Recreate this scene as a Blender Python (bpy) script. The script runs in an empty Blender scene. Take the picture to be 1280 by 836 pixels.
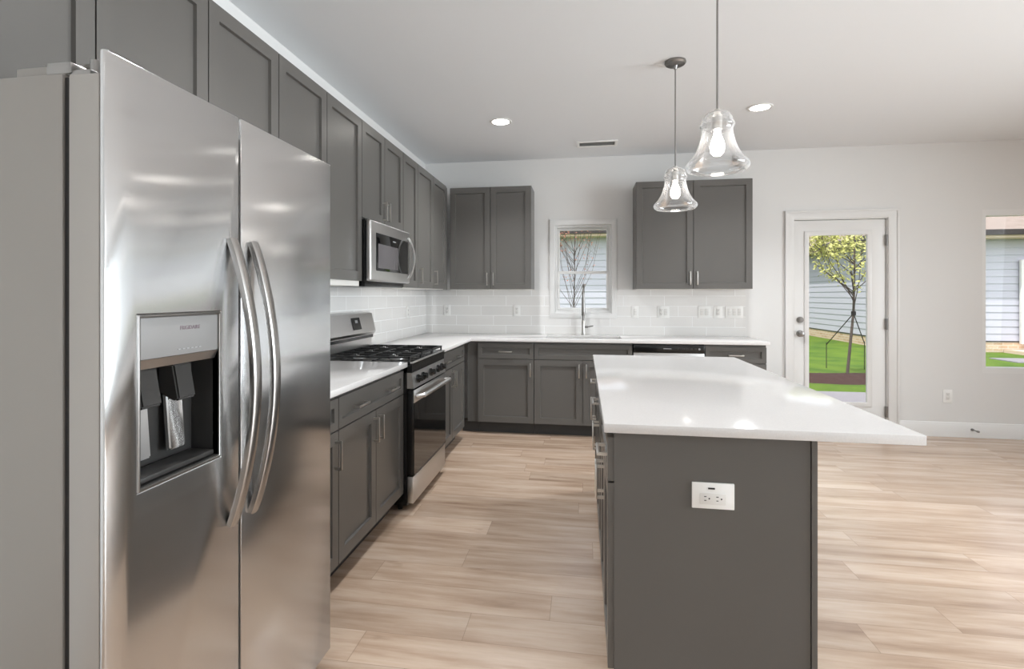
import bpy, bmesh, math, random
from mathutils import Vector, Matrix
random.seed(7)
S = bpy.context.scene
COL = S.collection
R = math.radians
# ------------------------------------------------------------------ camera
cam = bpy.data.cameras.new('camera'); camo = bpy.data.objects.new('camera', cam); COL.objects.link(camo)
cam.sensor_width = 36; cam.lens = 670.02/1280*36
cam.shift_x = (640-618.245)/1280; cam.shift_y = -(418-369.13)/1280
cam.clip_start = 0.02; cam.clip_end = 300
camo.location = (0, 0, 1.3206); camo.rotation_euler = (R(90), 0, 0.164)
S.camera = camo
S.view_settings.view_transform = 'Standard'; S.view_settings.look = 'None'
S.view_settings.exposure = -0.08; S.view_settings.gamma = 1.0; S.view_settings.use_curve_mapping = False
# ------------------------------------------------------------------ sky, sun, added area fills
W = bpy.data.worlds.new('world'); S.world = W; W.use_nodes = True
wn = W.node_tree.nodes; wl = W.node_tree.links
sky = wn.new('ShaderNodeTexSky'); sky.sky_type = 'NISHITA'; sky.sun_disc = False
sky.sun_elevation = R(58); sky.sun_rotation = R(190); sky.air_density = 1.0; sky.dust_density = 1.5
wn['Background'].inputs['Strength'].default_value = 0.36
hs = wn.new('ShaderNodeHueSaturation'); hs.inputs['Saturation'].default_value = .25
wl.new(sky.outputs[0], hs.inputs['Color']); wl.new(hs.outputs[0], wn['Background'].inputs['Color'])
def lamp(name, kind, loc, rot, energy, col=(1, 1, 1), **k):
    l = bpy.data.lights.new(name, kind); l.energy = energy; l.color = col
    for a, b in k.items(): setattr(l, a, b)
    o = bpy.data.objects.new(name, l); COL.objects.link(o); o.location = loc; o.rotation_euler = rot
    return o
lamp('sun', 'SUN', (0, 0, 12), Vector((.5, .34, -1)).to_track_quat('-Z', 'Y').to_euler(), 3.3, (1, .96, .9), angle=R(.6))
lamp('fill_light_front', 'AREA', (2.2, -3.4, 1.55), (R(122), 0, 0), 28, (.86, .94, 1), shape='RECTANGLE', size=6.0, size_y=2.1)  # added area fill behind the camera; the front wall has no window
lamp('fill_light_right', 'AREA', (6.1, .5, 1.6), (R(92), 0, R(96)), 390, (.86, .94, 1), shape='RECTANGLE', size=4.6, size_y=2.1, spread=R(130))  # added cool fill from the right, out of view; that wall is solid

# ------------------------------------------------------------------ materials
def srgb(r, g, b):
    f = lambda c: (c/255/12.92) if c/255 <= .04045 else ((c/255+.055)/1.055)**2.4
    return (f(r), f(g), f(b), 1)
class NT:
    def __init__(s, m): s.t = m.node_tree; s.n = s.t.nodes; s.l = s.t.links
    def add(s, ty, **k):
        n = s.n.new(ty)
        for a, b in k.items(): setattr(n, a, b)
        return n
    def link(s, a, b): s.l.new(a, b)
    def math(s, op, a, b=None, c=None):
        n = s.n.new('ShaderNodeMath'); n.operation = op
        for i, v in enumerate((a, b, c)):
            if v is None: continue
            if isinstance(v, (int, float)): n.inputs[i].default_value = v
            else: s.l.new(v, n.inputs[i])
        return n.outputs[0]
    def mix(s, f, a, b):
        n = s.n.new('ShaderNodeMix'); n.data_type = 'RGBA'
        for i, v in ((0, f), (6, a), (7, b)):
            if isinstance(v, (int, float, tuple)): n.inputs[i].default_value = v
            else: s.l.new(v, n.inputs[i])
        return n.outputs[2]
    def ramp(s, f, stops):
        n = s.n.new('ShaderNodeValToRGB'); e = n.color_ramp.elements
        e[0].position, e[0].color = stops[0]; e[1].position, e[1].color = stops[-1]
        for p, c in stops[1:-1]:
            k = e.new(p); k.color = c
        s.l.new(f, n.inputs[0]); return n.outputs[0]
    def noise(s, vec, scale, detail=4, rough=.55):
        n = s.n.new('ShaderNodeTexNoise'); n.inputs['Scale'].default_value = scale
        n.inputs['Detail'].default_value = detail; n.inputs['Roughness'].default_value = rough
        s.l.new(vec, n.inputs['Vector']); return n.outputs[0]
    def bump(s, h, strength, dist=.01):
        n = s.n.new('ShaderNodeBump'); n.inputs['Strength'].default_value = strength; n.inputs['Distance'].default_value = dist
        s.l.new(h, n.inputs['Height']); s.l.new(n.outputs[0], s.n['Principled BSDF'].inputs['Normal'])
def mat(name, col, rough=.5, metal=0., var=0.0, vscale=20, bump=0, spec=.5, **kw):
    m = bpy.data.materials.new(name); m.use_nodes = True; t = NT(m); p = t.n['Principled BSDF']
    c = col if len(col) == 4 else (*col, 1)
    p.inputs['Base Color'].default_value = c; p.inputs['Roughness'].default_value = rough
    p.inputs['Metallic'].default_value = metal; p.inputs['Specular IOR Level'].default_value = spec
    for k, v in kw.items(): p.inputs[k.replace('_', ' ')].default_value = v
    if var or bump:
        g = t.add('ShaderNodeNewGeometry').outputs['Position']
        nz = t.noise(g, vscale)
        if var:
            a = tuple(x*(1-var) for x in c[:3])+(1,); b = tuple(min(1, x*(1+var)) for x in c[:3])+(1,)
            t.link(t.mix(nz, a, b), p.inputs['Base Color'])
        if bump: t.bump(nz, bump)
    return m
def posxyz(t):
    g = t.add('ShaderNodeNewGeometry'); s = t.add('ShaderNodeSeparateXYZ'); t.link(g.outputs['Position'], s.inputs[0])
    return g.outputs['Position'], s.outputs[0], s.outputs[1], s.outputs[2]
def comb(t, x, y, z):
    n = t.add('ShaderNodeCombineXYZ')
    for i, v in enumerate((x, y, z)):
        if isinstance(v, (int, float)): n.inputs[i].default_value = v
        else: t.link(v, n.inputs[i])
    return n.outputs[0]
def steel(name, col, rough, aniso, horiz=True, brush=.03):
    m = mat(name, col, rough, 1.0); t = NT(m); p = t.n['Principled BSDF']
    g = t.add('ShaderNodeNewGeometry'); v = t.add('ShaderNodeVectorMath', operation='CROSS_PRODUCT')
    t.link(g.outputs['Normal'], v.inputs[0]); v.inputs[1].default_value = (0, 0, 1)
    t.link(v.outputs[0], p.inputs['Tangent']); p.inputs['Anisotropic'].default_value = aniso; p.inputs['Anisotropic Rotation'].default_value = 0
    mp = t.add('ShaderNodeMapping'); mp.inputs['Scale'].default_value = (400, 400, 3); t.link(g.outputs['Position'], mp.inputs[0])
    nz = t.noise(mp.outputs[0], 1, 2)
    t.link(t.math('ADD', t.math('MULTIPLY', nz, brush), rough-brush/2), p.inputs['Roughness'])
    mp2 = t.add('ShaderNodeMapping'); mp2.inputs['Scale'].default_value = (2, 4.5, .8); t.link(g.outputs['Position'], mp2.inputs[0])
    t.bump(t.noise(mp2.outputs[0], 1.0, 1), .07, .012); return m
M = {}
M['wall'] = mat('wall_paint', srgb(224, 223, 221), .6, bump=.03, vscale=300)
M['ceil'] = mat('ceiling_paint', srgb(236, 238, 240), .7)
M['trim'] = mat('white_trim_paint', srgb(228, 227, 225), .35)
M['cab'] = mat('grey_cabinet_paint', srgb(92, 89.5, 86), .30, var=.03, vscale=6)
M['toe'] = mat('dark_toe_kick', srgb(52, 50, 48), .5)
M['under'] = mat('pale_cabinet_underside', srgb(225, 222, 216), .5)
M['gap'] = mat('black_gap', srgb(24, 22, 21), .6)
M['nickel'] = mat('brushed_nickel', (.62, .60, .57, 1), .28, 1)
M['darkmetal'] = mat('dark_nickel', (.30, .29, .28, 1), .3, 1)
M['chrome'] = mat('chrome', (.75, .75, .75, 1), .1, 1)
M['steel'] = steel('brushed_steel', (.62, .62, .62, 1), .19, .96, brush=.02)
M['steel2'] = steel('satin_steel', (.62, .61, .60, 1), .30, .4)
M['handle'] = mat('handle_steel', (.42, .405, .39, 1), .26, 1)
M['fside'] = mat('grey_fridge_side', srgb(148, 144, 139), .45, .3)
M['dside'] = mat('grey_door_edge', srgb(166, 162, 157), .4, .3)
M['black'] = mat('black_enamel', srgb(16, 16, 16), .22)
M['blackmat'] = mat('black_cast_iron', srgb(20, 20, 20), .55, bump=.1, vscale=200)
M['glassblk'] = mat('black_oven_glass', srgb(10, 10, 11), .06)
M['greyplastic'] = mat('grey_plastic', srgb(132, 131, 130), .4)
M['darkplastic'] = mat('dark_plastic', srgb(48, 47, 46), .3)
M['mesh'] = mat('microwave_mesh_window', srgb(96, 92, 94), .25)
M['white'] = mat('white_plastic', srgb(240, 239, 236), .3)
M['slot'] = mat('outlet_slot', srgb(40, 38, 36), .5)
M['outletface'] = mat('outlet_face', srgb(226, 224, 220), .3)
M['ink'] = mat('grey_ink', srgb(110, 92, 100), .5)
M['leddot'] = mat('pale_print', srgb(150, 150, 150), .4)
M['concrete'] = mat('concrete', srgb(150, 147, 152), .85, var=.12, vscale=14)
M['mulch'] = mat('mulch', srgb(66, 42, 38), .95, var=.7, vscale=28, bump=.8)
M['bark'] = mat('bark', srgb(92, 82, 76), .9, var=.3, vscale=40)
M['leafy'] = mat('spring_leaf', srgb(200, 200, 122), .6, var=.25, vscale=30)
M['leafr'] = mat('reddish_bud', srgb(176, 122, 100), .7, var=.25, vscale=30)
M['leafg'] = mat('green_leaf', srgb(120, 150, 70), .7, var=.4, vscale=5)
M['gutter'] = mat('dark_gutter', srgb(44, 36, 32), .4)
M['soffit'] = mat('tan_fascia', srgb(218, 196, 172), .6)
M['rope'] = mat('dark_guy_rope', srgb(50, 46, 44), .8)
M['patio'] = mat('foundation_block', srgb(218, 196, 178), .9, var=.08, vscale=20)

def m_counter():
    m = mat('white_quartz', srgb(222, 220, 217), .12); t = NT(m); p = t.n['Principled BSDF']
    g, x, y, z = posxyz(t)
    b = t.noise(g, 160, 2)
    t.link(t.mix(b, srgb(222, 219, 217), srgb(208, 205, 203)), p.inputs['Base Color']); return m
M['counter'] = m_counter()
def m_floor():
    m = mat('oak_plank_floor', (.3, .2, .14, 1), .3, spec=.85); t = NT(m); p = t.n['Principled BSDF']
    g, x, y, z = posxyz(t); w, L = .182, 1.22
    ry = t.math('DIVIDE', y, w); row = t.math('FLOOR', ry); fy = t.math('FRACT', ry)
    wn_ = t.add('ShaderNodeTexWhiteNoise', noise_dimensions='1D'); t.link(row, wn_.inputs['W'])
    ux = t.math('ADD', t.math('DIVIDE', x, L), wn_.outputs['Value']); fx = t.math('FRACT', ux); cx = t.math('FLOOR', ux)
    cell = t.add('ShaderNodeTexWhiteNoise', noise_dimensions='2D'); t.link(comb(t, cx, row, 0), cell.inputs['Vector'])
    off = t.math('MULTIPLY', cell.outputs['Value'], 40)
    gv = comb(t, t.math('ADD', t.math('MULTIPLY', x, 1.3), off), t.math('MULTIPLY', y, 11), off)
    g1 = t.noise(gv, 1.0, 7, .62)
    gv2 = comb(t, t.math('ADD', t.math('MULTIPLY', x, 5), off), t.math('MULTIPLY', y, 90), off)
    g2 = t.noise(gv2, 1.0, 4, .6)
    kv = comb(t, t.math('ADD', t.math('MULTIPLY', x, 3.0), off), t.math('MULTIPLY', y, 9), off)
    k1 = t.noise(kv, 1.2, 3, .6)
    base = t.ramp(g1, [(.26, srgb(138, 110, 90)), (.42, srgb(180, 154, 132)), (.56, srgb(204, 181, 160)), (.76, srgb(224, 205, 188))])
    fine = t.mix(t.math('MULTIPLY', g2, .55), base, srgb(172, 147, 126))
    knots = t.ramp(k1, [(.66, (0, 0, 0, 1)), (.76, (1, 1, 1, 1))])
    fine = t.mix(t.math('MULTIPLY', knots, .5), fine, srgb(138, 112, 92))
    hv = t.add('ShaderNodeHueSaturation'); t.link(fine, hv.inputs['Color'])
    t.link(t.math('ADD', .93, t.math('MULTIPLY', cell.outputs['Value'], .15)), hv.inputs['Value'])
    e1 = t.math('LESS_THAN', t.math('MINIMUM', fy, t.math('SUBTRACT', 1, fy)), .007)
    e2 = t.math('LESS_THAN', t.math('MINIMUM', fx, t.math('SUBTRACT', 1, fx)), .0012)
    edge = t.math('MAXIMUM', e1, e2)
    t.link(t.mix(t.math('MULTIPLY', edge, .4), hv.outputs[0], srgb(96, 72, 56)), p.inputs['Base Color'])
    t.link(t.math('ADD', .20, t.math('MULTIPLY', g2, .10)), p.inputs['Roughness'])
    t.bump(t.math('SUBTRACT', g2, t.math('MULTIPLY', edge, 2)), .06, .004); return m
M['floor'] = m_floor()
def m_tile(name, axis):
    m = mat(name, (.5, .5, .5, 1), .2); t = NT(m); p = t.n['Principled BSDF']
    g, x, y, z = posxyz(t); u = x if axis == 'x' else y
    Lt, Ht = .405, .104
    rz = t.math('DIVIDE', t.math('SUBTRACT', z, .899), Ht); row = t.math('FLOOR', rz); fz = t.math('FRACT', rz)
    uu = t.math('DIVIDE', t.math('ADD', u, t.math('MULTIPLY', row, Lt/3)), Lt); fu = t.math('FRACT', uu); cu = t.math('FLOOR', uu)
    c = t.add('ShaderNodeTexWhiteNoise', noise_dimensions='2D'); t.link(comb(t, cu, row, 0), c.inputs['Vector'])
    e1 = t.math('LESS_THAN', t.math('MINIMUM', fz, t.math('SUBTRACT', 1, fz)), .024)
    e2 = t.math('LESS_THAN', t.math('MINIMUM', fu, t.math('SUBTRACT', 1, fu)), .0062)
    e = t.math('MAXIMUM', e1, e2)
    body = t.mix(c.outputs['Value'], srgb(224, 222, 219), srgb(230, 228, 225))
    t.link(t.mix(e, body, srgb(246, 246, 245)), p.inputs['Base Color'])
    t.link(t.math('ADD', .15, t.math('MULTIPLY', e, .5)), p.inputs['Roughness'])
    t.bump(t.math('ADD', t.math('MULTIPLY', e, -1), t.math('MULTIPLY', t.noise(g, 9, 2), .35)), .12, .004); return m
M['tilex'] = m_tile('subway_tile_x', 'x'); M['tiley'] = m_tile('subway_tile_y', 'y')
def m_siding():
    m = mat('lap_siding', srgb(192, 192, 205), .6, var=.02); return m
M['siding'] = m_siding()
def m_shingle():
    m = mat('roof_shingle', srgb(178, 164, 154), .9); t = NT(m); p = t.n['Principled BSDF']
    g, x, y, z = posxyz(t)
    mp = t.add('ShaderNodeMapping'); mp.inputs['Scale'].default_value = (3, 3, 14); t.link(g, mp.inputs[0])
    t.link(t.mix(t.noise(mp.outputs[0], 1.5, 3), srgb(128, 116, 108), srgb(172, 156, 146)), p.inputs['Base Color']); return m
M['shingle'] = m_shingle()
def m_brick():
    m = mat('tan_brick', srgb(190, 160, 120), .85); t = NT(m); p = t.n['Principled BSDF']
    g, x, y, z = posxyz(t); b = t.add('ShaderNodeTexBrick'); b.inputs['Scale'].default_value = 1
    b.inputs['Brick Width'].default_value = .22; b.inputs['Row Height'].default_value = .075; b.inputs['Mortar Size'].default_value = .008
    b.inputs['Color1'].default_value = srgb(214, 188, 160); b.inputs['Color2'].default_value = srgb(190, 158, 128); b.inputs['Mortar'].default_value = srgb(214, 204, 190)
    t.link(comb(t, t.math('ADD', x, y), z, 0), b.inputs['Vector']); t.link(b.outputs[0], p.inputs['Base Color']); return m
M['brick'] = m_brick()
def m_grass():
    m = mat('lawn_grass', srgb(110, 150, 50), .9); t = NT(m); p = t.n['Principled BSDF']
    g, x, y, z = posxyz(t)
    a = t.noise(g, 1.2, 5); b = t.noise(g, 14, 5, .7)
    c = t.ramp(a, [(.35, srgb(80, 120, 22)), (.6, srgb(118, 150, 34))])
    t.link(t.mix(t.math('MULTIPLY', b, .6), c, srgb(66, 92, 28)), p.inputs['Base Color']); t.bump(b, 1, .05); return m
M['grass'] = m_grass()
def m_pane(name, tint=(1, 1, 1, 1), fac=1.0, ior=1.45, white=0.):
    m = bpy.data.materials.new(name); m.use_nodes = True; t = NT(m); t.n.remove(t.n['Principled BSDF'])
    tr = t.add('ShaderNodeBsdfTransparent'); tr.inputs[0].default_value = tint
    gl = t.add('ShaderNodeBsdfGlossy'); gl.inputs['Roughness'].default_value = .02
    f = t.add('ShaderNodeFresnel'); f.inputs['IOR'].default_value = ior
    mx = t.add('ShaderNodeMixShader'); t.link(t.math('MULTIPLY', f.outputs[0], fac), mx.inputs[0]); t.link(tr.outputs[0], mx.inputs[1]); t.link(gl.outputs[0], mx.inputs[2])
    out = mx.outputs[0]
    if white:
        lw = t.add('ShaderNodeLayerWeight'); lw.inputs['Blend'].default_value = .35
        tl = t.add('ShaderNodeBsdfTranslucent'); df = t.add('ShaderNodeBsdfDiffuse'); ad = t.add('ShaderNodeMixShader')
        t.link(tl.outputs[0], ad.inputs[1]); t.link(df.outputs[0], ad.inputs[2])
        m2 = t.add('ShaderNodeMixShader'); t.link(t.math('MULTIPLY', lw.outputs['Facing'], white), m2.inputs[0])  # white mixed in towards the rim imitates the glowing glass edge
        t.link(out, m2.inputs[1]); t.link(ad.outputs[0], m2.inputs[2]); out = m2.outputs[0]
    t.link(out, t.n['Material Output'].inputs[0]); return m
M['pane'] = m_pane('window_glass', (1, 1, 1, 1), .3); M['shade'] = m_pane('pendant_glass', (.97, .975, .98, 1), 1.6, 1.5, .55)
def m_emit(name, col, s):
    m = mat(name, (1, 1, 1, 1), .4); p = m.node_tree.nodes['Principled BSDF']
    p.inputs['Emission Color'].default_value = (*col, 1); p.inputs['Emission Strength'].default_value = s; return m
M['bulb'] = m_emit('bulb_glow', (1, .93, .85), 9); M['can'] = m_emit('downlight_glow', (1, .96, .9), 30)

# ------------------------------------------------------------------ mesh helpers
def BM(): return bmesh.new()
def box(bm, x0, x1, y0, y1, z0, z1, bev=0, seg=2):
    vs = [bm.verts.new((x, y, z)) for x in (x0, x1) for y in (y0, y1) for z in (z0, z1)]
    F = [bm.faces.new([vs[i] for i in q]) for q in ((0, 1, 3, 2), (4, 6, 7, 5), (0, 4, 5, 1), (2, 3, 7, 6), (0, 2, 6, 4), (1, 5, 7, 3))]
    if bev: bmesh.ops.bevel(bm, geom=list({e for f in F for e in f.edges}), offset=bev, segments=seg, profile=.5, affect='EDGES', clamp_overlap=True)
    return F
def cyl(bm, p0, p1, r0, r1=None, seg=20):
    p0, p1 = Vector(p0), Vector(p1); r1 = r0 if r1 is None else r1
    d = (p1-p0); q = d.to_track_quat('Z', 'Y').to_matrix()
    A, B = [], []
    for i in range(seg):
        a = 2*math.pi*i/seg; v = q @ Vector((math.cos(a), math.sin(a), 0))
        A.append(bm.verts.new(p0+v*r0)); B.append(bm.verts.new(p1+v*r1))
    for i in range(seg):
        f = bm.faces.new((A[i], A[(i+1) % seg], B[(i+1) % seg], B[i])); f.smooth = True
    bm.faces.new(A[::-1]); bm.faces.new(B)
def tube(bm, pts, r, seg=10, rs=None):
    pts = [Vector(p) for p in pts]; rings = []; up = None
    for i, p in enumerate(pts):
        d = (pts[min(i+1, len(pts)-1)]-pts[max(i-1, 0)]).normalized()
        if up is None: up = d.orthogonal().normalized()
        up = (up-d*up.dot(d)).normalized(); s = d.cross(up); rr = rs[i] if rs else r
        rings.append([bm.verts.new(p+(up*math.cos(2*math.pi*k/seg)+s*math.sin(2*math.pi*k/seg))*rr) for k in range(seg)])
    for a, b in zip(rings, rings[1:]):
        for k in range(seg):
            f = bm.faces.new((a[k], a[(k+1) % seg], b[(k+1) % seg], b[k])); f.smooth = True
    bm.faces.new(rings[0][::-1]); bm.faces.new(rings[-1])
def ribbon(bm, pts, wdir, w, t):
    """flat bar: pts run along it, wdir is the width direction"""
    pts = [Vector(p) for p in pts]; wd = Vector(wdir).normalized(); rings = []
    for i, p in enumerate(pts):
        d = (pts[min(i+1, len(pts)-1)]-pts[max(i-1, 0)]).normalized(); n = d.cross(wd).normalized()
        ring = []
        for k in range(12):
            a = 2*math.pi*k/12; ca, sa = math.cos(a), math.sin(a)
            ring.append(bm.verts.new(p+wd*(w/2)*math.copysign(abs(ca)**.6, ca)+n*(t/2)*math.copysign(abs(sa)**.6, sa)))
        rings.append(ring)
    for a, b in zip(rings, rings[1:]):
        for k in range(12):
            f = bm.faces.new((a[k], a[(k+1) % 12], b[(k+1) % 12], b[k])); f.smooth = True
    bm.faces.new(rings[0][::-1]); bm.faces.new(rings[-1])
def lathe(bm, prof, c=(0, 0, 0), seg=40):
    c = Vector(c); rings = []
    for r, z in prof:
        rings.append([bm.verts.new(c+Vector((r*math.cos(2*math.pi*k/seg), r*math.sin(2*math.pi*k/seg), z))) for k in range(seg)])
    for a, b in zip(rings, rings[1:]):
        for k in range(seg):
            f = bm.faces.new((a[k], a[(k+1) % seg], b[(k+1) % seg], b[k])); f.smooth = True
    return rings
def cap(bm, ring, flip=False): bm.faces.new(ring[::-1] if flip else ring)
def prism(bm, poly, axis, a, b, smooth=False):
    """poly: 2D outline; axis 'x': (y,z); 'y': (x,z); 'z': (x,y)"""
    def P(p, t): return {'x': (t, p[0], p[1]), 'y': (p[0], t, p[1]), 'z': (p[0], p[1], t)}[axis]
    A = [bm.verts.new(P(p, a)) for p in poly]; B = [bm.verts.new(P(p, b)) for p in poly]
    n = len(poly)
    for i in range(n):
        f = bm.faces.new((A[i], A[(i+1) % n], B[(i+1) % n], B[i])); f.smooth = smooth
    bm.faces.new(A[::-1]); bm.faces.new(B)
def grid(bm, axis, us, vs, hole, a, b, bev=0):
    """slab between a and b across 'axis' over a grid of (u,v) cells, leaving out cells where hole(uc,vc)"""
    def P(u, v, t): return {'x': (t, u, v), 'y': (u, t, v), 'z': (u, v, t)}[axis]
    V = {}
    def vt(i, j, k):
        if (i, j, k) not in V: V[(i, j, k)] = bm.verts.new(P(us[i], vs[j], (a, b)[k]))
        return V[(i, j, k)]
    on = lambda i, j: 0 <= i < len(us)-1 and 0 <= j < len(vs)-1 and not hole((us[i]+us[i+1])/2, (vs[j]+vs[j+1])/2)
    for i in range(len(us)-1):
        for j in range(len(vs)-1):
            if not on(i, j): continue
            for k in (0, 1): bm.faces.new((vt(i, j, k), vt(i+1, j, k), vt(i+1, j+1, k), vt(i, j+1, k)))
            for di, dj, p, q in ((-1, 0, (i, j), (i, j+1)), (1, 0, (i+1, j), (i+1, j+1)), (0, -1, (i, j), (i+1, j)), (0, 1, (i, j+1), (i+1, j+1))):
                if not on(i+di, j+dj): bm.faces.new((vt(*p, 0), vt(*q, 0), vt(*q, 1), vt(*p, 1)))
    bmesh.ops.recalc_face_normals(bm, faces=bm.faces[:])
    bmesh.ops.dissolve_limit(bm, angle_limit=R(1), verts=bm.verts[:], edges=bm.edges[:])
    if bev:
        E_ = [e for e in bm.edges if len(e.link_faces) == 2 and e.calc_face_angle(0) > .5]
        bmesh.ops.bevel(bm, geom=E_, offset=bev, segments=2, profile=.5, affect='EDGES', clamp_overlap=True)
def root_of(o):
    while o.parent: o = o.parent
    return o
def rmat(r): return Matrix.Translation(r.location) @ r.rotation_euler.to_matrix().to_4x4()
def obj(name, bm, m, parent=None, local=False, sharp=35):
    """ONE mesh object; coordinates are world unless local=True (then in the frame of the thing)"""
    bmesh.ops.recalc_face_normals(bm, faces=bm.faces[:])
    me = bpy.data.meshes.new(name); o = bpy.data.objects.new(name, me); COL.objects.link(o)
    if parent:
        o.parent = parent
        if not local: bm.transform(rmat(root_of(parent)).inverted())
    else:
        xs = [v.co for v in bm.verts]
        c = Vector(((min(v.x for v in xs)+max(v.x for v in xs))/2, (min(v.y for v in xs)+max(v.y for v in xs))/2, min(v.z for v in xs)))
        bm.transform(Matrix.Translation(-c)); o.location = c
    bm.to_mesh(me); bm.free(); me.materials.append(m)
    me.set_sharp_from_angle(angle=R(sharp))
    return o
def tag(o, label=None, cat=None, group=None, kind=None):
    if label: o['label'] = label
    if cat: o['category'] = cat
    if group: o['group'] = group
    if kind: o['kind'] = kind
    return o
def thing(name, label, cat, loc, rz=0, group=None, kind=None):
    o = bpy.data.objects.new(name, None); COL.objects.link(o); o.empty_display_size = .1
    o.location = loc; o.rotation_euler = (0, 0, rz)
    return tag(o, label, cat, group, kind)
def boxo(name, m, parent, *a, bev=0, local=False):
    b = BM(); box(b, *a, bev=bev); return obj(name, b, m, parent, local)
def text(name, s, size, m, parent, origin, xdir, ydir, extrude=.0004):
    c = bpy.data.curves.new(name, 'FONT'); c.body = s; c.size = size; c.extrude = extrude; c.align_x = 'CENTER'; c.align_y = 'CENTER'
    t = bpy.data.objects.new(name, c); COL.objects.link(t)
    dg = bpy.context.evaluated_depsgraph_get(); me = bpy.data.meshes.new_from_object(t.evaluated_get(dg))
    bpy.data.objects.remove(t); b = BM(); b.from_mesh(me); bpy.data.meshes.remove(me)
    X, Y = Vector(xdir), Vector(ydir); Z = X.cross(Y); mt = Matrix((X, Y, Z)).transposed().to_4x4(); mt.translation = Vector(origin)
    b.transform(mt); return obj(name, b, m, parent)

# ------------------------------------------------------------------ dimensions (metres, camera stands at x=y=0)
XL, XR, YB, YF, H = -1.70, 6.2, 5.647, -3.6, 2.754
CT = .914                                  # worktop height
UB, UT = 1.378, 2.411                      # wall cabinets
YS, YE = 3.135, 3.900                      # range
# ------------------------------------------------------------------ the room
b = BM(); box(b, XL-.15, XR+.15, YF-.15, YB+.15, -.12, 0); tag(obj('floor', b, M['floor']), 'light oak plank floor', 'floor', kind='structure')
b = BM(); box(b, XL-.15, XR+.15, YF-.15, YB+.15, H, H+.25); tag(obj('ceiling', b, M['ceil']), 'smooth white ceiling', 'ceiling', kind='structure')
b = BM(); box(b, XL-.15, XL, YF-.15, YB+.15, 0, H); tag(obj('wall_left', b, M['wall']), 'painted wall behind the left cabinet run', 'wall', kind='structure')
b = BM(); box(b, XR, XR+.15, YF-.15, YB+.15, 0, H); tag(obj('wall_right', b, M['wall']), 'painted right hand wall', 'wall', kind='structure')
b = BM(); box(b, XL, XR, YF-.15, YF, 0, H); tag(obj('wall_front', b, M['wall']), 'painted wall behind the viewer', 'wall', kind='structure')
WX0, WX1, WZ0, WZ1 = -.295, .287, 1.138, 2.055        # sink window opening
DX0, DX1, DZ1 = 2.026, 2.859, 2.062                   # door opening
RX0, RX1, RZ0, RZ1 = 3.654, 5.25, .601, 2.116         # right window opening
b = BM()
inn = lambda u, v: (WX0 < u < WX1 and WZ0 < v < WZ1) or (DX0 < u < DX1 and v < DZ1) or (RX0 < u < RX1 and RZ0 < v < RZ1)
grid(b, 'y', [XL, WX0, WX1, DX0, DX1, RX0, RX1, XR], sorted([0, WZ0, WZ1, DZ1, RZ0, RZ1, H]), inn, YB, YB+.15)
tag(obj('wall_back', b, M['wall']), 'painted back wall with window and glazed door', 'wall', kind='structure')
# backsplash (tile bedded on the walls)
b = BM()
grid(b, 'y', [XL+.009, -.349, .34, 1.583], [CT, 1.083, UB], lambda u, v: -.349 < u < .34 and v > 1.083, YB-.009, YB)
tag(obj('trim_1', b, M['tilex']), 'pale grey subway tile backsplash on the back wall', 'backsplash', kind='structure')
b = BM(); box(b, XL, XL+.009, 1.80, YB, CT, UB); tag(obj('trim_2', b, M['tiley']), 'pale grey subway tile backsplash behind the range', 'backsplash', kind='structure')
# baseboards
def baseboard(name, x0, x1):
    b = BM(); y = YB
    prism(b, [(y, 0), (y-.016, 0), (y-.016, .105), (y-.011, .118), (y-.008, .132), (y, .136)], 'x', x0, x1)
    tag(obj(name, b, M['trim']), 'white baseboard', 'baseboard', kind='structure')
baseboard('baseboard_back', 2.952, XR); baseboard('baseboard_middle', 1.60, 1.948)
# window over the sink
w = thing('window_1', 'white single-hung window above the sink', 'window', (0, YB, 1.083), kind='structure')
b = BM(); grid(b, 'y', [-.349, WX0, WX1, .34], [1.083, WZ0, WZ1, 2.111], lambda u, v: WX0 < u < WX1 and WZ0 < v < WZ1, YB-.016, YB, .003); obj('casing', b, M['trim'], w)
b = BM(); grid(b, 'y', [WX0, WX0+.022, WX1-.022, WX1], [WZ0, WZ0+.025, WZ1-.022, WZ1], lambda u, v: WX0+.022 < u < WX1-.022 and WZ0+.025 < v < WZ1-.022, YB+.03, YB+.13); obj('window_frame', b, M['trim'], w)
def sash(x0, x1, z0, z1, y, st, parent, bot=None):
    bt = bot or st; b = BM()
    grid(b, 'y', [x0, x0+st, x1-st, x1], [z0, z0+bt, z1-st, z1], lambda u, v: x0+st < u < x1-st and z0+bt < v < z1-st, y, y+.028, .002)
    s = obj('sash', b, M['trim'], parent); boxo('pane', M['pane'], s, x0+st, x1-st, y+.012, y+.016, z0+bt, z1-st)
sash(WX0+.022, WX1-.022, 1.55, WZ1-.022, YB+.09, .026, w); sash(WX0+.022, WX1-.022, WZ0+.025, 1.575, YB+.055, .028, w)
# window at the right edge
w = thing('window_2', 'wide window at the right edge of the back wall', 'window', (4.45, YB, RZ0), kind='structure')
mid = (RX0+RX1)/2
b = BM(); grid(b, 'y', [RX0, RX0+.03, mid-.025, mid+.025, RX1-.03, RX1], [RZ0, RZ0+.05, RZ1-.055, RZ1], lambda u, v: RZ0+.05 < v < RZ1-.055 and (RX0+.03 < u < mid-.025 or mid+.025 < u < RX1-.03), YB+.003, YB+.10); obj('window_frame', b, M['trim'], w)
for x0, x1 in ((RX0+.03, mid-.025), (mid+.025, RX1-.03)): boxo('pane', M['pane'], w, x0, x1, YB+.07, YB+.075, RZ0+.05, RZ1-.055)
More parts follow.
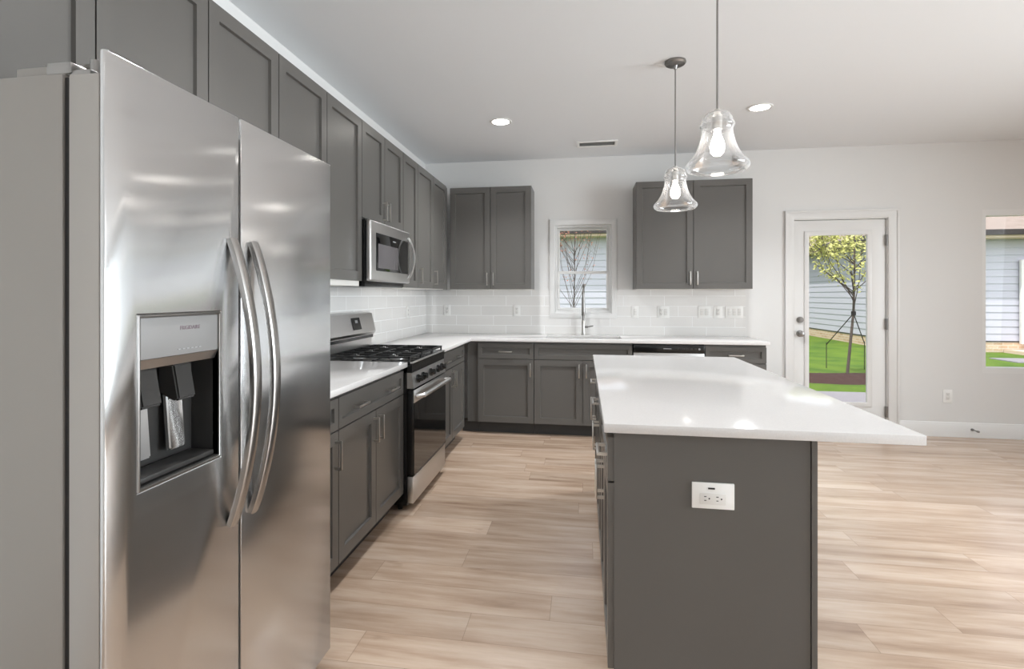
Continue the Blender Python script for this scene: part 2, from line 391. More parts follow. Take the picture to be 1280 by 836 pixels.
# glazed back door
d = thing('door_1', 'white glazed back door with tall single pane', 'door', (2.44, YB, 0), kind='structure')
b = BM(); grid(b, 'y', [1.948, 2.026, 2.859, 2.952], [0, 2.062, 2.145], lambda u, v: 2.026 < u < 2.859 and v < 2.062, YB-.016, YB, .004)
grid(b, 'y', [1.948, 1.966, 2.934, 2.952], [0, 2.127, 2.145], lambda u, v: 1.966 < u < 2.934 and v < 2.127, YB-.022, YB-.014, .003)
obj('door_casing', b, M['trim'], d)
b = BM(); grid(b, 'y', [2.026, 2.0335, 2.8515, 2.859], [0, 2.0545, 2.062], lambda u, v: 2.0335 < u < 2.8515 and v < 2.0545, YB+.0, YB+.14); obj('door_jamb', b, M['trim'], d)
b = BM(); GX0, GX1, GZ0, GZ1 = 2.158, 2.696, .281, 1.914
grid(b, 'y', [2.037, GX0, GX1, 2.846], [.012, GZ0, GZ1, 2.050], lambda u, v: GX0 < u < GX1 and GZ0 < v < GZ1, YB+.012, YB+.056, .002)
slab = obj('door_slab', b, M['trim'], d)
b = BM(); grid(b, 'y', [GX0-.03, GX0+.012, GX1-.012, GX1+.03], [GZ0-.03, GZ0+.012, GZ1-.012, GZ1+.03], lambda u, v: GX0+.012 < u < GX1-.012 and GZ0+.012 < v < GZ1-.012, YB+.002, YB+.02, .004); obj('glazing_bead', b, M['trim'], slab)
boxo('pane', M['pane'], slab, GX0, GX1, YB+.03, YB+.036, GZ0, GZ1)
for z in (1.847, 1.047, .212):
    b = BM(); box(b, 2.838, 2.862, YB-.004, YB+.012, z-.05, z+.05, .001); cyl(b, (2.849, YB-.008, z-.052), (2.849, YB-.008, z+.052), .008, seg=12); obj('hinge', b, M['darkmetal'], d)
b = BM(); cyl(b, (2.088, YB+.012, 1.083), (2.088, YB-.006, 1.083), .030); cyl(b, (2.088, YB-.006, 1.083), (2.088, YB-.016, 1.083), .023, .02); box(b, 2.072, 2.104, YB-.026, YB-.014, 1.078, 1.088, .003); obj('deadbolt', b, M['darkmetal'], d)
b = BM(); q = Matrix.Rotation(R(90), 4, 'X')
lathe(b, [(.001, 0), (.033, 0), (.033, .008), (.013, .012), (.012, .028), (.024, .036), (.029, .048), (.026, .06), (.014, .066), (.001, .067)])
b.transform(Matrix.Translation((2.088, YB+.012, .948)) @ q); obj('door_knob', b, M['darkmetal'], d)

# ------------------------------------------------------------------ cabinets
def shaker(x0, x1, z0, z1, st=.057, y=-.02):
    b = BM(); F = box(b, x0, x1, y, 0, z0, z1)
    f = F[2]; f.normal_update()
    st = min(st, (z1-z0)*.28)
    bmesh.ops.inset_region(b, faces=[f], thickness=st, depth=0, use_even_offset=True)
    bmesh.ops.inset_region(b, faces=[f], thickness=.0025, depth=0, use_even_offset=True)
    bmesh.ops.translate(b, verts=f.verts, vec=(0, .013, 0))
    return b
def pull(parent, x, z, vert, ln=.128, y=-.02):
    b = BM(); h = ln/2
    if vert:
        box(b, x-.005, x+.005, y-.034, y-.025, z-h, z+h, .0015)
        for s in (-1, 1): box(b, x-.0045, x+.0045, y-.027, y, z+s*(h-.006)-.005, z+s*(h-.006)+.005)
    else:
        box(b, x-h, x+h, y-.034, y-.025, z-.005, z+.005, .0015)
        for s in (-1, 1): box(b, x+s*(h-.006)-.005, x+s*(h-.006)+.005, y-.027, y, z-.0045, z+.0045)
    return obj('handle', b, M['nickel'], parent, True)
G = .0028
def wallcab(label, loc, rz, w, doors, depth=.33, z0=UB, z1=UT, group=None, fill=(0, 0), bp=.006):
    """doors: list of (x0,x1,handle x or None)"""
    t = thing('wall_cabinet', label, 'cabinet', (loc[0], loc[1], z0), rz, group); hh = z1-z0
    boxo('cabinet_box', M['cab'], t, .0008, w-.0008, 0, depth, bp, hh, local=True)
    boxo('bottom_panel', M['under'], t, .0008, w-.0008, .012 if bp < .01 else 0, depth, 0, bp, local=True)
    for x0, x1, hx in doors:
        dd = obj('door', shaker(x0+G, x1-G, max(.004, bp-.002), hh-.006), M['cab'], t, True)
        if hx is not None: pull(dd, hx, .105 if hh > .8 else .09, True)
    if fill[1]: boxo('filler_strip', M['cab'], t, w-.0008, w+fill[1], 0, .02, 0, hh, local=True)
    return t
FU = XL+.335                                # front of the left wall cabinets' boxes
HP = R(90)
ug = 'grey wall cabinets'
wallcab('short grey wall cabinet above the steel refrigerator', (FU, .84), HP, .914, [(0, .457, .43), (.457, .914, .485)], z0=1.80, group=ug)
wallcab('grey two-door wall cabinet right of the one above the refrigerator', (FU, 1.754), HP, .914, [(0, .457, .425), (.457, .914, .489)], group=ug)
wallcab('narrow single-door grey wall cabinet just left of the microwave', (FU, 2.668), HP, YS-.010-2.668, [(0, YS-.010-2.668, None)], group=ug, bp=.034)  # thicker pale bottom panel stands in for the lit underside strip
wallcab('short grey wall cabinet directly over the microwave', (FU, YS-.010), HP, .765, [(0, .3825, .352), (.3825, .765, .413)], z0=1.80, group=ug)
wallcab('narrow grey wall cabinet just right of the microwave', (FU, 3.892), HP, .36, [(0, .36, .03)], group=ug)
wallcab('grey two-door wall cabinet in the left corner with handles on the left of each door', (FU, 4.253), HP, .93, [(0, .455, .04), (.455, .93, .5)], group=ug, fill=(0, .11))
FB = YB-.335
wallcab('grey two-door wall cabinet on the back wall left of the sink window', (-1.338, FB), 0, .829, [(0, .42, .388), (.42, .829, .452)], group=ug)
wallcab('grey two-door wall cabinet on the back wall right of the sink window', (.499, FB), 0, 1.052, [(0, .526, .494), (.526, 1.052, .558)], group=ug)

def basecab(label, loc, rz, w, drawers, doors, depth=.585, group=None, hz=.62, top=.883, toe=True, ends=(0, 0)):
    t = thing('base_cabinet', label, 'cabinet', (loc[0], loc[1], 0), rz, group)
    boxo('cabinet_box', M['cab'], t, .0008, w-.0008, 0, depth, .11, top, local=True)
    if top < .88: boxo('front_rail', M['cab'], t, .0008, w-.0008, 0, .02, top, .883, local=True)
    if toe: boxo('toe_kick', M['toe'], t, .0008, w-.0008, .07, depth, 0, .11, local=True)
    for x0, x1, hs in drawers:
        dd = obj('drawer', shaker(x0+G, x1-G, .722, .862, .038), M['cab'], t, True)
        for hx in hs: pull(dd, hx, .79, False)
    for x0, x1, hx in doors:
        dd = obj('door', shaker(x0+G, x1-G, .116, .716), M['cab'], t, True)
        if hx is not None: pull(dd, hx, hz, True)
    return t
bg = 'grey base cabinets'
FL = XL+.60
basecab('narrow grey base cabinet right beside the refrigerator, mostly hidden by it', (FL, 1.80), HP, .452, [(0, .452, [.23])], [(0, .452, .418)], group=bg, hz=.615)
basecab('grey base cabinet between refrigerator and range with one wide two-handled drawer', (FL, 2.253), HP, .877, [(0, .877, [.22, .66])], [(0, .4385, .405), (.4385, .877, .472)], group=bg)
basecab('grey base cabinet between the range and the corner of the kitchen', (FL, YE+.008), HP, .914, [(0, .914, [.24, .67])], [(0, .457, .424), (.457, .914, .49)], group=bg)
c = basecab('grey back-wall base cabinet with one drawer nearest the corner', (-.997, YB-.60), 0, .540, [(0, .540, [.27])], [(0, .540, .507)], group=bg)
boxo('filler_strip', M['cab'], c, FL-(-.997)+.002, .0, .006, .02, .11, .883, local=True)
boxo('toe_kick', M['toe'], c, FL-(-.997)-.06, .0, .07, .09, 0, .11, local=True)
basecab('wide grey sink base cabinet under the window with handleless false drawer', (-.456, YB-.60), 0, .900, [(0, .900, [])], [(0, .45, .417), (.45, .90, .483)], group=bg, top=.68)
basecab('grey base cabinet at the right end of the back run', (1.072, YB-.60), 0, .516, [(0, .516, [.258])], [(0, .516, .035)], group=bg)
# corner filler behind the corner (keeps the blind corner closed)
# dishwasher
t = thing('dishwasher', 'dishwasher with black control strip between sink cabinet and end cabinet', 'dishwasher', (.758, YB-.60, 0))
boxo('tub', M['darkplastic'], t, .450, 1.066, YB-.60, YB-.03, .09, .875)
boxo('door', M['steel2'], t, .451, 1.065, YB-.625, YB-.60, .12, .80, bev=.004)
cp = boxo('control_panel', M['black'], t, .449, 1.067, YB-.630, YB-.60, .806, .872, bev=.004)
boxo('toe_panel', M['black'], t, .455, 1.061, YB-.55, YB-.53, 0, .12)
b = BM(); box(b, .712, .782, YB-.6312, YB-.6298, .837, .843)
obj('logo_mark', b, M['leddot'], cp)
for k in range(5): boxo('button', M['darkplastic'], cp, .84+k*.035, .858+k*.035, YB-.6315, YB-.63, .834, .846)
b = BM(); cyl(b, (1.022, YB-.630, .84), (1.022, YB-.634, .84), .009, seg=16); obj('indicator', b, M['leddot'], cp)

# worktops
b = BM(); box(b, XL+.009, XL+.645, 1.795, YS-.002, .884, CT, .003); tag(obj('worktop', b, M['counter']), 'white quartz worktop between refrigerator and range', 'countertop')
b = BM(); SX0, SX1, SY0, SY1 = -.36, .36, YB-.50, YB-.13
ins = lambda u, v: (SX0 < u < SX1 and SY0 < v < SY1) or (u > XL+.645 and v < YB-.645)
grid(b, 'z', [XL+.009, XL+.645, SX0, SX1, 1.607], [YE+.002, YB-.645, SY0, SY1, YB-.009], ins, .884, CT, .003)
tag(obj('worktop', b, M['counter']), 'long white quartz worktop around the corner and under the sink window', 'countertop')
b = BM(); tb = .2
grid(b, 'z', [SX0, SX0+.012, SX1-.012, SX1], [SY0, SY0+.012, SY1-.012, SY1], lambda u, v: SX0+.012 < u < SX1-.012 and SY0+.012 < v < SY1-.012, .70, .8835)
box(b, SX0, SX1, SY0, SY1, .69, .70); cyl(b, (0, (SY0+SY1)/2, .70), (0, (SY0+SY1)/2, .704), .045)
tag(obj('sink', b, M['steel2']), 'stainless undermount sink set in the worktop below the window', 'sink')
# faucet
FX, FY = .0, YB-.085
t = thing('faucet', 'tall gooseneck kitchen faucet in front of the sink window', 'faucet', (FX, FY, CT))
b = BM(); lathe(b, [(.001, 0), (.028, 0), (.028, .006), (.02, .012), (.018, .07), (.018, .14), (.014, .15), (.001, .151)], (FX, FY, CT), 24); obj('base', b, M['nickel'], t)
pts = [(FX, FY, CT+.14), (FX, FY, CT+.42)] + [(FX, FY-.085+.085*math.cos(a), CT+.42+.095*math.sin(a)) for a in [R(x) for x in range(15, 181, 15)]] + [(FX, FY-.17, CT+.37)]
b = BM(); tube(b, pts, .0125, 14); obj('spout', b, M['darkmetal'], t)
b = BM(); lathe(b, [(.001, .205), (.017, .205), (.019, .21), (.019, .25), (.0165, .30), (.0165, .375), (.001, .376)], (FX, FY-.17, CT), 24); obj('spray_head', b, M['darkmetal'], t)
b = BM(); cyl(b, (FX+.015, FY, CT+.085), (FX+.045, FY, CT+.085), .012); tube(b, [(FX+.042, FY, CT+.085), (FX+.075, FY-.005, CT+.092), (FX+.10, FY-.008, CT+.096)], .006); obj('lever', b, M['darkmetal'], t)

# ------------------------------------------------------------------ island
IX0, IX1, IY0, IY1 = .065, .983, 1.737, 3.74
b = BM(); box(b, IX0, IX1, IY0, IY1, .884, CT, .003); tag(obj('worktop', b, M['counter']), 'white quartz worktop on the kitchen island with overhang to the right', 'countertop')
BX0, BX1, BY0, BY1 = .098, .700, 1.765, 3.705
t = thing('kitchen_island', 'grey kitchen island base with drawers facing the range', 'island', (.4, 2.73, 0))
b = BM(); prism(b, [(BX0, .115), (BX0+.06, .115), (BX0+.06, 0), (BX1-.018, 0), (BX1-.018, .8835), (BX0, .8835)], 'y', BY0, BY0+.018); obj('end_panel', b, M['cab'], t)
b = BM(); prism(b, [(BX0, .115), (BX0+.06, .115), (BX0+.06, 0), (BX1-.018, 0), (BX1-.018, .8835), (BX0, .8835)], 'y', BY1-.018, BY1); obj('end_panel', b, M['cab'], t)
boxo('back_panel', M['cab'], t, BX1-.016, BX1, BY0-.004, BY1, 0, .8835)
boxo('cabinet_box', M['cab'], t, BX0, BX1-.018, BY0+.018, BY1-.018, .115, .8835)
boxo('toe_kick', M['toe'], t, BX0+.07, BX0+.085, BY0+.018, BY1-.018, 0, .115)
n = 3; uw = (BY1-BY0)/n
Mi = Matrix.Translation((BX0, BY1, 0)) @ Matrix.Rotation(-HP, 4, 'Z')
for i in range(n):
    x0, x1 = i*uw, (i+1)*uw
    bb = shaker(x0+G, x1-G, .722, .862, .038); bb.transform(Mi); dd = obj('drawer', bb, M['cab'], t)
    ph = pull(dd, (x0+x1)/2+ (.2 if i == 2 else 0), .79, False); ph.data.transform(rmat(t).inverted() @ Mi)
    for (a0, a1, hx) in ((x0, (x0+x1)/2, (x0+x1)/2-.035), ((x0+x1)/2, x1, (x0+x1)/2+.035)):
        bb = shaker(a0+G, a1-G, .118, .716); bb.transform(Mi); dd = obj('door', bb, M['cab'], t)
        ph = pull(dd, hx, .62, True); ph.data.transform(rmat(t).inverted() @ Mi)
# ------------------------------------------------------------------ wall plates
def plate(name, label, cat, c, nrm, w, h, gangs, group=None, horiz=False):
    """gangs: list of 'o' (outlet) or 's' (rocker switch); nrm: '-y' or '+x'"""
    t = thing(name, label, cat, c, 0 if nrm == '-y' else HP, group)
    b = BM(); box(b, -w/2, w/2, -.006, 0, -h/2, h/2, .002); obj('cover_plate', b, M['white'], t, True)
    k = len(gangs)
    for i, g in enumerate(gangs):
        cx = (i-(k-1)/2)*.046
        b = BM(); box(b, cx-.0165, cx+.0165, -.0085, -.005, -.034, .034, .0015); r = obj('receptacle' if g == 'o' else 'rocker', b, M['outletface'], t, True)
        if g == 'o':
            for s in (-1, 1):
                b = BM()
                for dx, hh in ((-.0065, .008), (.0065, .0065)): box(b, cx+dx-.0012, cx+dx+.0012, -.0092, -.008, s*.019-hh/2+.003, s*.019+hh/2+.003)
                cyl(b, (cx, -.008, s*.019-.008), (cx, -.0092, s*.019-.008), .0025, seg=10); obj('socket_slots', b, M['slot'], r, True)
        else:
            b = BM(); box(b, cx-.015, cx+.015, -.0088, -.0084, -.0008, .0008); obj('rocker_line', b, M['leddot'], r, True)
    return t
yp = YB-.009
og = 'white wall plates on the backsplash'
plate('outlet', 'white outlet on the backsplash nearest the back corner', 'outlet', (-1.452, yp, 1.160), '-y', .075, .118, 'o', og)
plate('outlet', 'white outlet on the backsplash just left of the sink window', 'outlet', (-.694, yp, 1.160), '-y', .075, .118, 'o', og)
plate('light_switch', 'narrow white switch just right of the sink window', 'switch', (.522, yp, 1.152), '-y', .075, .118, 's', og)
plate('light_switch', 'double white plate second from the sink window on the right', 'switch', (.800, yp, 1.152), '-y', .118, .118, 'os', og)
plate('light_switch', 'double white plate left of the two close neighbours near the tile end', 'switch', (1.194, yp, 1.155), '-y', .118, .118, 'ss', og)
plate('outlet', 'single white outlet between two wider plates near the tile end', 'outlet', (1.325, yp, 1.155), '-y', .085, .118, 'o', og)
plate('light_switch', 'triple white switch plate at the right end of the tile', 'switch', (1.478, yp, 1.155), '-y', .165, .118, 'sss', og)
plate('outlet', 'white outlet on the left backsplash beyond the range', 'outlet', (XL+.009, 5.02, 1.155), '+x', .075, .118, 'o', og)
plate('outlet', 'white outlet low on the wall between door and right window', 'outlet', (3.365, YB, .377), '-y', .078, .122, 'o')
# island outlet (wide plate lying horizontally)
t = thing('outlet', 'wide white outlet plate on the end panel of the island', 'outlet', (.400, BY0, .695))
boxo('cover_plate', M['white'], t, .336, .462, BY0-.007, BY0, .655, .736, bev=.002)
r = boxo('receptacle', M['outletface'], t, .359, .437, BY0-.0095, BY0-.006, .669, .704, bev=.0015)
for cx in (.379, .415):
    b = BM()
    for dz, hh in ((.006, .007), (-.006, .006)): box(b, cx-hh/2-.004, cx+hh/2-.004, BY0-.0102, BY0-.009, .688+dz-.0012, .688+dz+.0012)
    cyl(b, (cx+.008, BY0-.009, .688), (cx+.008, BY0-.0102, .688), .0025, seg=10); obj('socket_slots', b, M['slot'], r)
boxo('reset_slot', M['slot'], t, .384, .404, BY0-.0085, BY0-.006, .7165, .7215)
# door stop on the baseboard
b = BM(); cyl(b, (3.56, YB-.016, .075), (3.56, YB-.024, .075), .012, seg=14); cyl(b, (3.56, YB-.024, .075), (3.56, YB-.085, .075), .005, seg=10); cyl(b, (3.56, YB-.085, .075), (3.56, YB-.10, .075), .010, seg=14)
tag(obj('door_stop', b, M['darkmetal']), 'small dark door stop on the white baseboard', 'door stop')

# ------------------------------------------------------------------ refrigerator
FXF = -.881; FY0, FYM, FY1 = .868, 1.268, 1.774
t = thing('refrigerator', 'stainless side-by-side refrigerator with ice and water dispenser', 'refrigerator', (-1.3, 1.32, 0))
boxo('body', M['fside'], t, XL+.03, -.974, FY0, FY1, .03, 1.742, bev=.004)
boxo('base_grille', M['darkplastic'], t, -.99, -.95, FY0+.02, FY1-.02, .0, .062)
for y in (FY0+.06, FY1-.06):
    b = BM(); cyl(b, (-.94, y, 0), (-.94, y, .07), .022, seg=16); obj('foot', b, M['greyplastic'], t)
for y in (FY0+.06, FY1-.06):
    b = BM(); cyl(b, (-1.55, y, 0), (-1.55, y, .03), .02, seg=16); obj('foot', b, M['greyplastic'], t)
boxo('gasket', M['gap'], t, -.974, -.958, FY0+.006, FY1-.006, .08, 1.735)
DY0, DY1, DZ0, DZT = .943, 1.192, .924, 1.281
def fdoor(y0, y1, hole):
    b = BM()
    us = [y0, y1] if not hole else [y0, DY0, DY1, y1]; vs = [.075, 1.782] if not hole else [.075, DZ0, DZT, 1.782]; vs2 = [.075, 1.738] if not hole else [.075, DZ0, DZT, 1.738]
    hf = (lambda u, v: DY0 < u < DY1 and DZ0 < v < DZT) if hole else (lambda u, v: False)
    grid(b, 'x', us, vs, hf, -.893, FXF, .0035)
    o = obj('door', b, M['steel'], t)
    b2 = BM(); grid(b2, 'x', us, vs2, hf, -.960, -.8935, .003); obj('door_shell', b2, M['dside'], o)
    return o
dl = fdoor(FY0, FYM-.0045, True); dr = fdoor(FYM+.0045, FY1, False)
for y0, y1 in ((FY0, FYM-.0045), (FYM+.0045, FY1)):     # hinge arms at the outer top corners
    s = y0 if y0 == FY0 else y1
    a = s+.012 if y0 == FY0 else s-.062
    b = BM(); box(b, -1.01, -.925, a, a+.05, 1.742, 1.752, .002); cyl(b, (-.935, a+.025, 1.735), (-.935, a+.025, 1.776), .012, seg=16); box(b, -1.02, -.965, a-.004, a+.054, 1.744, 1.768, .004); obj('hinge', b, M['darkmetal'], t)
boxo('hinge_cover', M['fside'], t, -1.09, -.975, FY0+.01, FY1-.01, 1.742, 1.762, bev=.003)
def fhandle(y, parent):
    b = BM(); N = 36; pts = []
    for i in range(N+1):
        s = i/N; z = .742+s*(1.462-.742); o = .066*math.sin(math.pi*s)**.85
        pts.append((FXF+.004+o, y, z))
    ribbon(b, pts, (0, 1, 0), .034, .020)
    obj('handle', b, M['handle'], parent)
fhandle(FYM-.038, dl); fhandle(FYM+.048, dr)
# dispenser
b = BM(); grid(b, 'x', [DY0, DY0+.006, DY1-.006, DY1], [DZ0, DZ0+.006, DZT-.006, DZT], lambda u, v: DY0+.006 < u < DY1-.006 and DZ0+.006 < v < DZT-.006, -.90, FXF+.002, .002)
fr = obj('dispenser_frame', b, M['darkmetal'], t)
b = BM(); box(b, -.90, FXF-.003, DY0+.006, DY1-.006, 1.188, DZT-.006, .003); cpn = obj('control_panel', b, M['greyplastic'], t)
b = BM(); prism(b, [(-.958, 1.16), (FXF-.012, 1.168), (FXF-.003, 1.188), (-.958, 1.188)], 'y', DY0+.006, DY1-.006); obj('panel_lip', b, M['steel2'], cpn)
text('brand_lettering', 'FRIGIDAIRE', .0125, M['ink'], cpn, (FXF-.0028, 1.092, 1.248), (0, 1, 0), (0, 0, 1))
b = BM()
for k in range(6): box(b, FXF-.004, FXF-.0024, 1.055+k*.013, 1.062+k*.013, 1.2, 1.2025)
obj('button_marks', b, M['leddot'], cpn)
b = BM(); box(b, -.9735, -.957, DY0, DY1, DZ0, 1.188)                                   # the recess: back, sides, floor
box(b, -.96, -.883, DY0+.0005, DY0+.006, DZ0+.006, 1.188); box(b, -.96, -.883, DY1-.006, DY1-.0005, DZ0+.006, 1.188); box(b, -.96, -.884, DY0, DY1, DZ0+.001, DZ0+.008)
obj('dispenser_recess', b, M['darkplastic'], t)
for y in (1.003, 1.105):
    b = BM(); prism(b, [(-.955, 1.165), (-.915, 1.165), (-.900, 1.085), (-.912, 1.08), (-.955, 1.10)], 'y', y-.028, y+.028); bmesh.ops.bevel(b, geom=b.edges[:], offset=.004, segments=2, affect='EDGES')
    obj('chute', b, M['darkplastic'], t)
    b = BM(); prism(b, [(-.948, 1.10), (-.935, 1.10), (-.925, .97), (-.938, .965)], 'y', y-.024, y+.024); bmesh.ops.bevel(b, geom=b.edges[:], offset=.003, segments=2, affect='EDGES')
    obj('paddle', b, M['chrome'] if y > 1.05 else M['steel2'], t)
boxo('drip_tray', M['darkplastic'], t, -.952, -.89, DY0+.012, DY1-.012, .934, .946, bev=.003)

# ------------------------------------------------------------------ range
RXF = -1.02
t = thing('gas_range', 'stainless gas range with black cooktop grates and oven door', 'stove', (-1.35, (YS+YE)/2, 0))
boxo('body', M['black'], t, XL+.012, RXF-.04, YS, YE, .04, .895)
for y in (YS+.05, YE-.05):
    for x in (-1.12, -1.6):
        b = BM(); cyl(b, (x, y, 0), (x, y, .045), .016, seg=12); obj('foot', b, M['black'], t)
b = BM(); box(b, RXF-.04, RXF, YS+.003, YE-.003, .052, .215, .005); dwr = obj('drawer', b, M['steel2'], t)
b = BM(); box(b, RXF-.04, RXF, YS+.003, YE-.003, .222, .742, .004); od = obj('oven_door', b, M['black'], t)
boxo('door_glass', M['glassblk'], od, RXF-.001, RXF+.004, YS+.006, YE-.006, .226, .665)
boxo('door_top_rail', M['steel2'], od, RXF-.001, RXF+.006, YS+.003, YE-.003, .665, .742, bev=.002)
pts = [(RXF+.006, YS+.045, .70), (RXF+.045, YS+.055, .705)] + [(RXF+.05, YS+.06+k*(YE-YS-.12)/8, .705) for k in range(9)] + [(RXF+.045, YE-.055, .705), (RXF+.006, YE-.045, .70)]
b = BM(); tube(b, pts, .0135, 12); obj('handle', b, M['steel2'], od)
b = BM(); prism(b, [(RXF-.06, .752), (RXF+.002, .752), (RXF-.012, .846), (RXF-.06, .846)], 'y', YS+.002, YE-.002); cpr = obj('control_panel', b, M['steel2'], t)
for k in range(5):
    y = YS+.10+k*(YE-YS-.20)/4 + (0 if k in (0, 2, 4) else (-.035 if k == 1 else .035))
    b = BM(); c0 = Vector((RXF-.005, y, .80)); dv = Vector((.985, 0, .15)); cyl(b, c0, c0+dv*.012, .026, .026, 20); cyl(b, c0+dv*.012, c0+dv*.034, .021, .018, 20); obj('knob', b, M['black'], cpr)
b = BM(); prism(b, [(RXF-.06, .848), (RXF-.010, .848), (RXF-.006, .905), (RXF-.06, .905)], 'y', YS, YE); fv = obj('front_vent', b, M['black'], t)
b = BM(); box(b, RXF-.02, RXF-.003, YS, YE, .905, .914, .002); obj('edge_strip', b, M['steel2'], fv)
b = BM(); box(b, -1.60, RXF-.02, YS, YE, .895, .914, .002); ck = obj('cooktop', b, M['black'], t)
for x, y, r_ in ((-1.18, YS+.17, .05), (-1.18, YE-.17, .045), (-1.44, YS+.17, .04), (-1.44, YE-.17, .045), (-1.31, (YS+YE)/2, .05)):
    b = BM(); lathe(b, [(.001, .0), (r_, 0), (r_, .008), (r_*.8, .012), (r_*.8, .018), (r_*.72, .022), (.001, .023)], (x, y, .914), 24); obj('burner', b, M['steel2'], ck)
tw = (YE-YS)/3
for k in range(3):
    a0, a1 = YS+k*tw+.006, YS+(k+1)*tw-.006; b = BM(); z0, z1 = .934, .946
    for y in (a0, a1-.01): box(b, -1.585, -1.045, y, y+.01, z0, z1)
    for x in (-1.585, -1.318, -1.055): box(b, x, x+.011, a0, a1, z0, z1)
    for x in (-1.44, -1.18):
        for dx, dy in ((1, 0), (-1, 0), (0, 1), (0, -1)):
            cyy = (a0+a1)/2
            if dx: box(b, min(x+dx*.02, x+dx*.125), max(x+dx*.02, x+dx*.125), cyy-.005, cyy+.005, z0, z1)
            else: box(b, x-.005, x+.005, min(cyy+dy*.02, cyy+dy*(a1-a0)/2), max(cyy+dy*.02, cyy+dy*(a1-a0)/2), z0, z1)
    for x in (-1.58, -1.055):
        for y in (a0, a1-.01): box(b, x, x+.01, y, y+.01, .914, z0)
    obj('grate', b, M['blackmat'], ck)
b = BM(); prism(b, [(XL+.012, .90), (-1.60, .90), (-1.60, 1.0), (-1.585, 1.012), (-1.585, 1.03), (-1.567, 1.05), (-1.60, 1.188), (-1.625, 1.196), (XL+.012, 1.196)], 'y', YS, YE); bk = obj('backguard', b, M['steel2'], t)
b = BM(); box(b, -1.586, -1.582, YS+.02, YE-.02, 1.006, 1.026); obj('vent_slot', b, M['black'], bk)
b = BM(); prism(b, [(-1.5720, 1.078), (-1.5705, 1.078), (-1.5915, 1.162), (-1.5930, 1.162)], 'y', (YS+YE)/2-.01, (YS+YE)/2+.13); dsp = obj('display', b, M['black'], bk)
b = BM(); prism(b, [(-1.5805, 1.125), (-1.5795, 1.125), (-1.5845, 1.145), (-1.5855, 1.145)], 'y', (YS+YE)/2+.04, (YS+YE)/2+.08); obj('clock_digits', b, M['leddot'], dsp)

# ------------------------------------------------------------------ microwave
MY0, MY1, MZ0, MZ1, MX = YS-.006, YE-.012, 1.395, 1.796, -1.29
t = thing('microwave', 'stainless over-the-range microwave above the gas range', 'microwave', (-1.5, (MY0+MY1)/2, MZ0))
boxo('body', M['black'], t, XL+.012, MX-.035, MY0+.003, MY1-.003, MZ0+.012, MZ1-.002)
b = BM(); box(b, MX-.034, MX, MY0, MY1, MZ0+.014, MZ1-.004, .012, 3); md = obj('door', b, M['steel2'], t)
b = BM(); box(b, MX-.004, MX+.003, MY0+.085, MY1-.055, MZ0+.082, MZ1-.078, .003); mg = obj('door_glass', b, M['glassblk'], md)
b = BM(); box(b, MX+.002, MX+.0042, MY0+.115, MY1-.275, MZ0+.10, MZ1-.145, .001); obj('mesh_window', b, M['mesh'], mg)
b = BM(); box(b, MX+.002, MX+.0042, (MY0+MY1)/2-.0, (MY0+MY1)/2+.06, MZ1-.112, MZ1-.104); obj('logo_mark', b, M['leddot'], mg)
pts = []
for i in range(17):
    s = i/16; pts.append((MX+.004+.046*math.sin(math.pi*s)**.8, MY1-.05, MZ0+.05+s*(MZ1-MZ0-.10)))
b = BM(); ribbon(b, pts, (0, 1, 0), .03, .014); obj('handle', b, M['steel2'], md)
b = BM(); box(b, XL+.03, MX-.05, MY0+.03, MY1-.03, MZ0-.018, MZ0+.013, .003); obj('vent_hood', b, M['black'], t)

# ------------------------------------------------------------------ pendants
PROF = [(.012, .255), (.03, .252), (.048, .243), (.060, .226), (.063, .208), (.069, .203), (.071, .196), (.069, .188), (.063, .184), (.062, .170), (.066, .145), (.074, .115), (.086, .085), (.102, .058), (.117, .042), (.126, .032), (.129, .021), (.126, .011), (.118, .003), (.112, .0)]
def pendant(label, x, y, zb):
    t = thing('pendant_light', label, 'pendant lamp', (x, y, zb), 0, 'clear glass pendants over the island')
    b = BM(); r = lathe(b, [(.001, H), (.062, H), (.064, H-.012), (.056, H-.022), (.014, H-.028), (.008, H-.05), (.001, H-.05)], (x, y, 0), 32); obj('canopy', b, M['darkmetal'], t)
    b = BM(); tube(b, [(x, y, H-.03), (x, y, zb+.25)], .0042, 10); obj('cord', b, M['darkmetal'], t)
    b = BM(); lathe(b, PROF, (x, y, zb), 48); lathe(b, [(r_-.0035 if r_ > .02 else r_, z_-.001 if z_ > .24 else z_) for r_, z_ in PROF], (x, y, zb), 48); sh = obj('shade', b, M['shade'], t, sharp=80)
    b = BM(); lathe(b, [(.001, .262), (.013, .262), (.013, .235), (.02, .23), (.021, .178), (.017, .175), (.001, .174)], (x, y, zb), 24); obj('socket', b, M['nickel'], t)
    b = BM(); lathe(b, [(.001, .176), (.013, .172), (.015, .155), (.026, .128), (.031, .105), (.028, .082), (.016, .066), (.001, .062)], (x, y, zb), 24); obj('bulb', b, M['bulb'], t)
pendant('clear glass bell pendant hanging nearer, its top cut by the picture edge', .566, 2.42, 1.853)
pendant('clear glass bell pendant hanging farther, with its round ceiling canopy in view', .556, 3.42, 1.848)
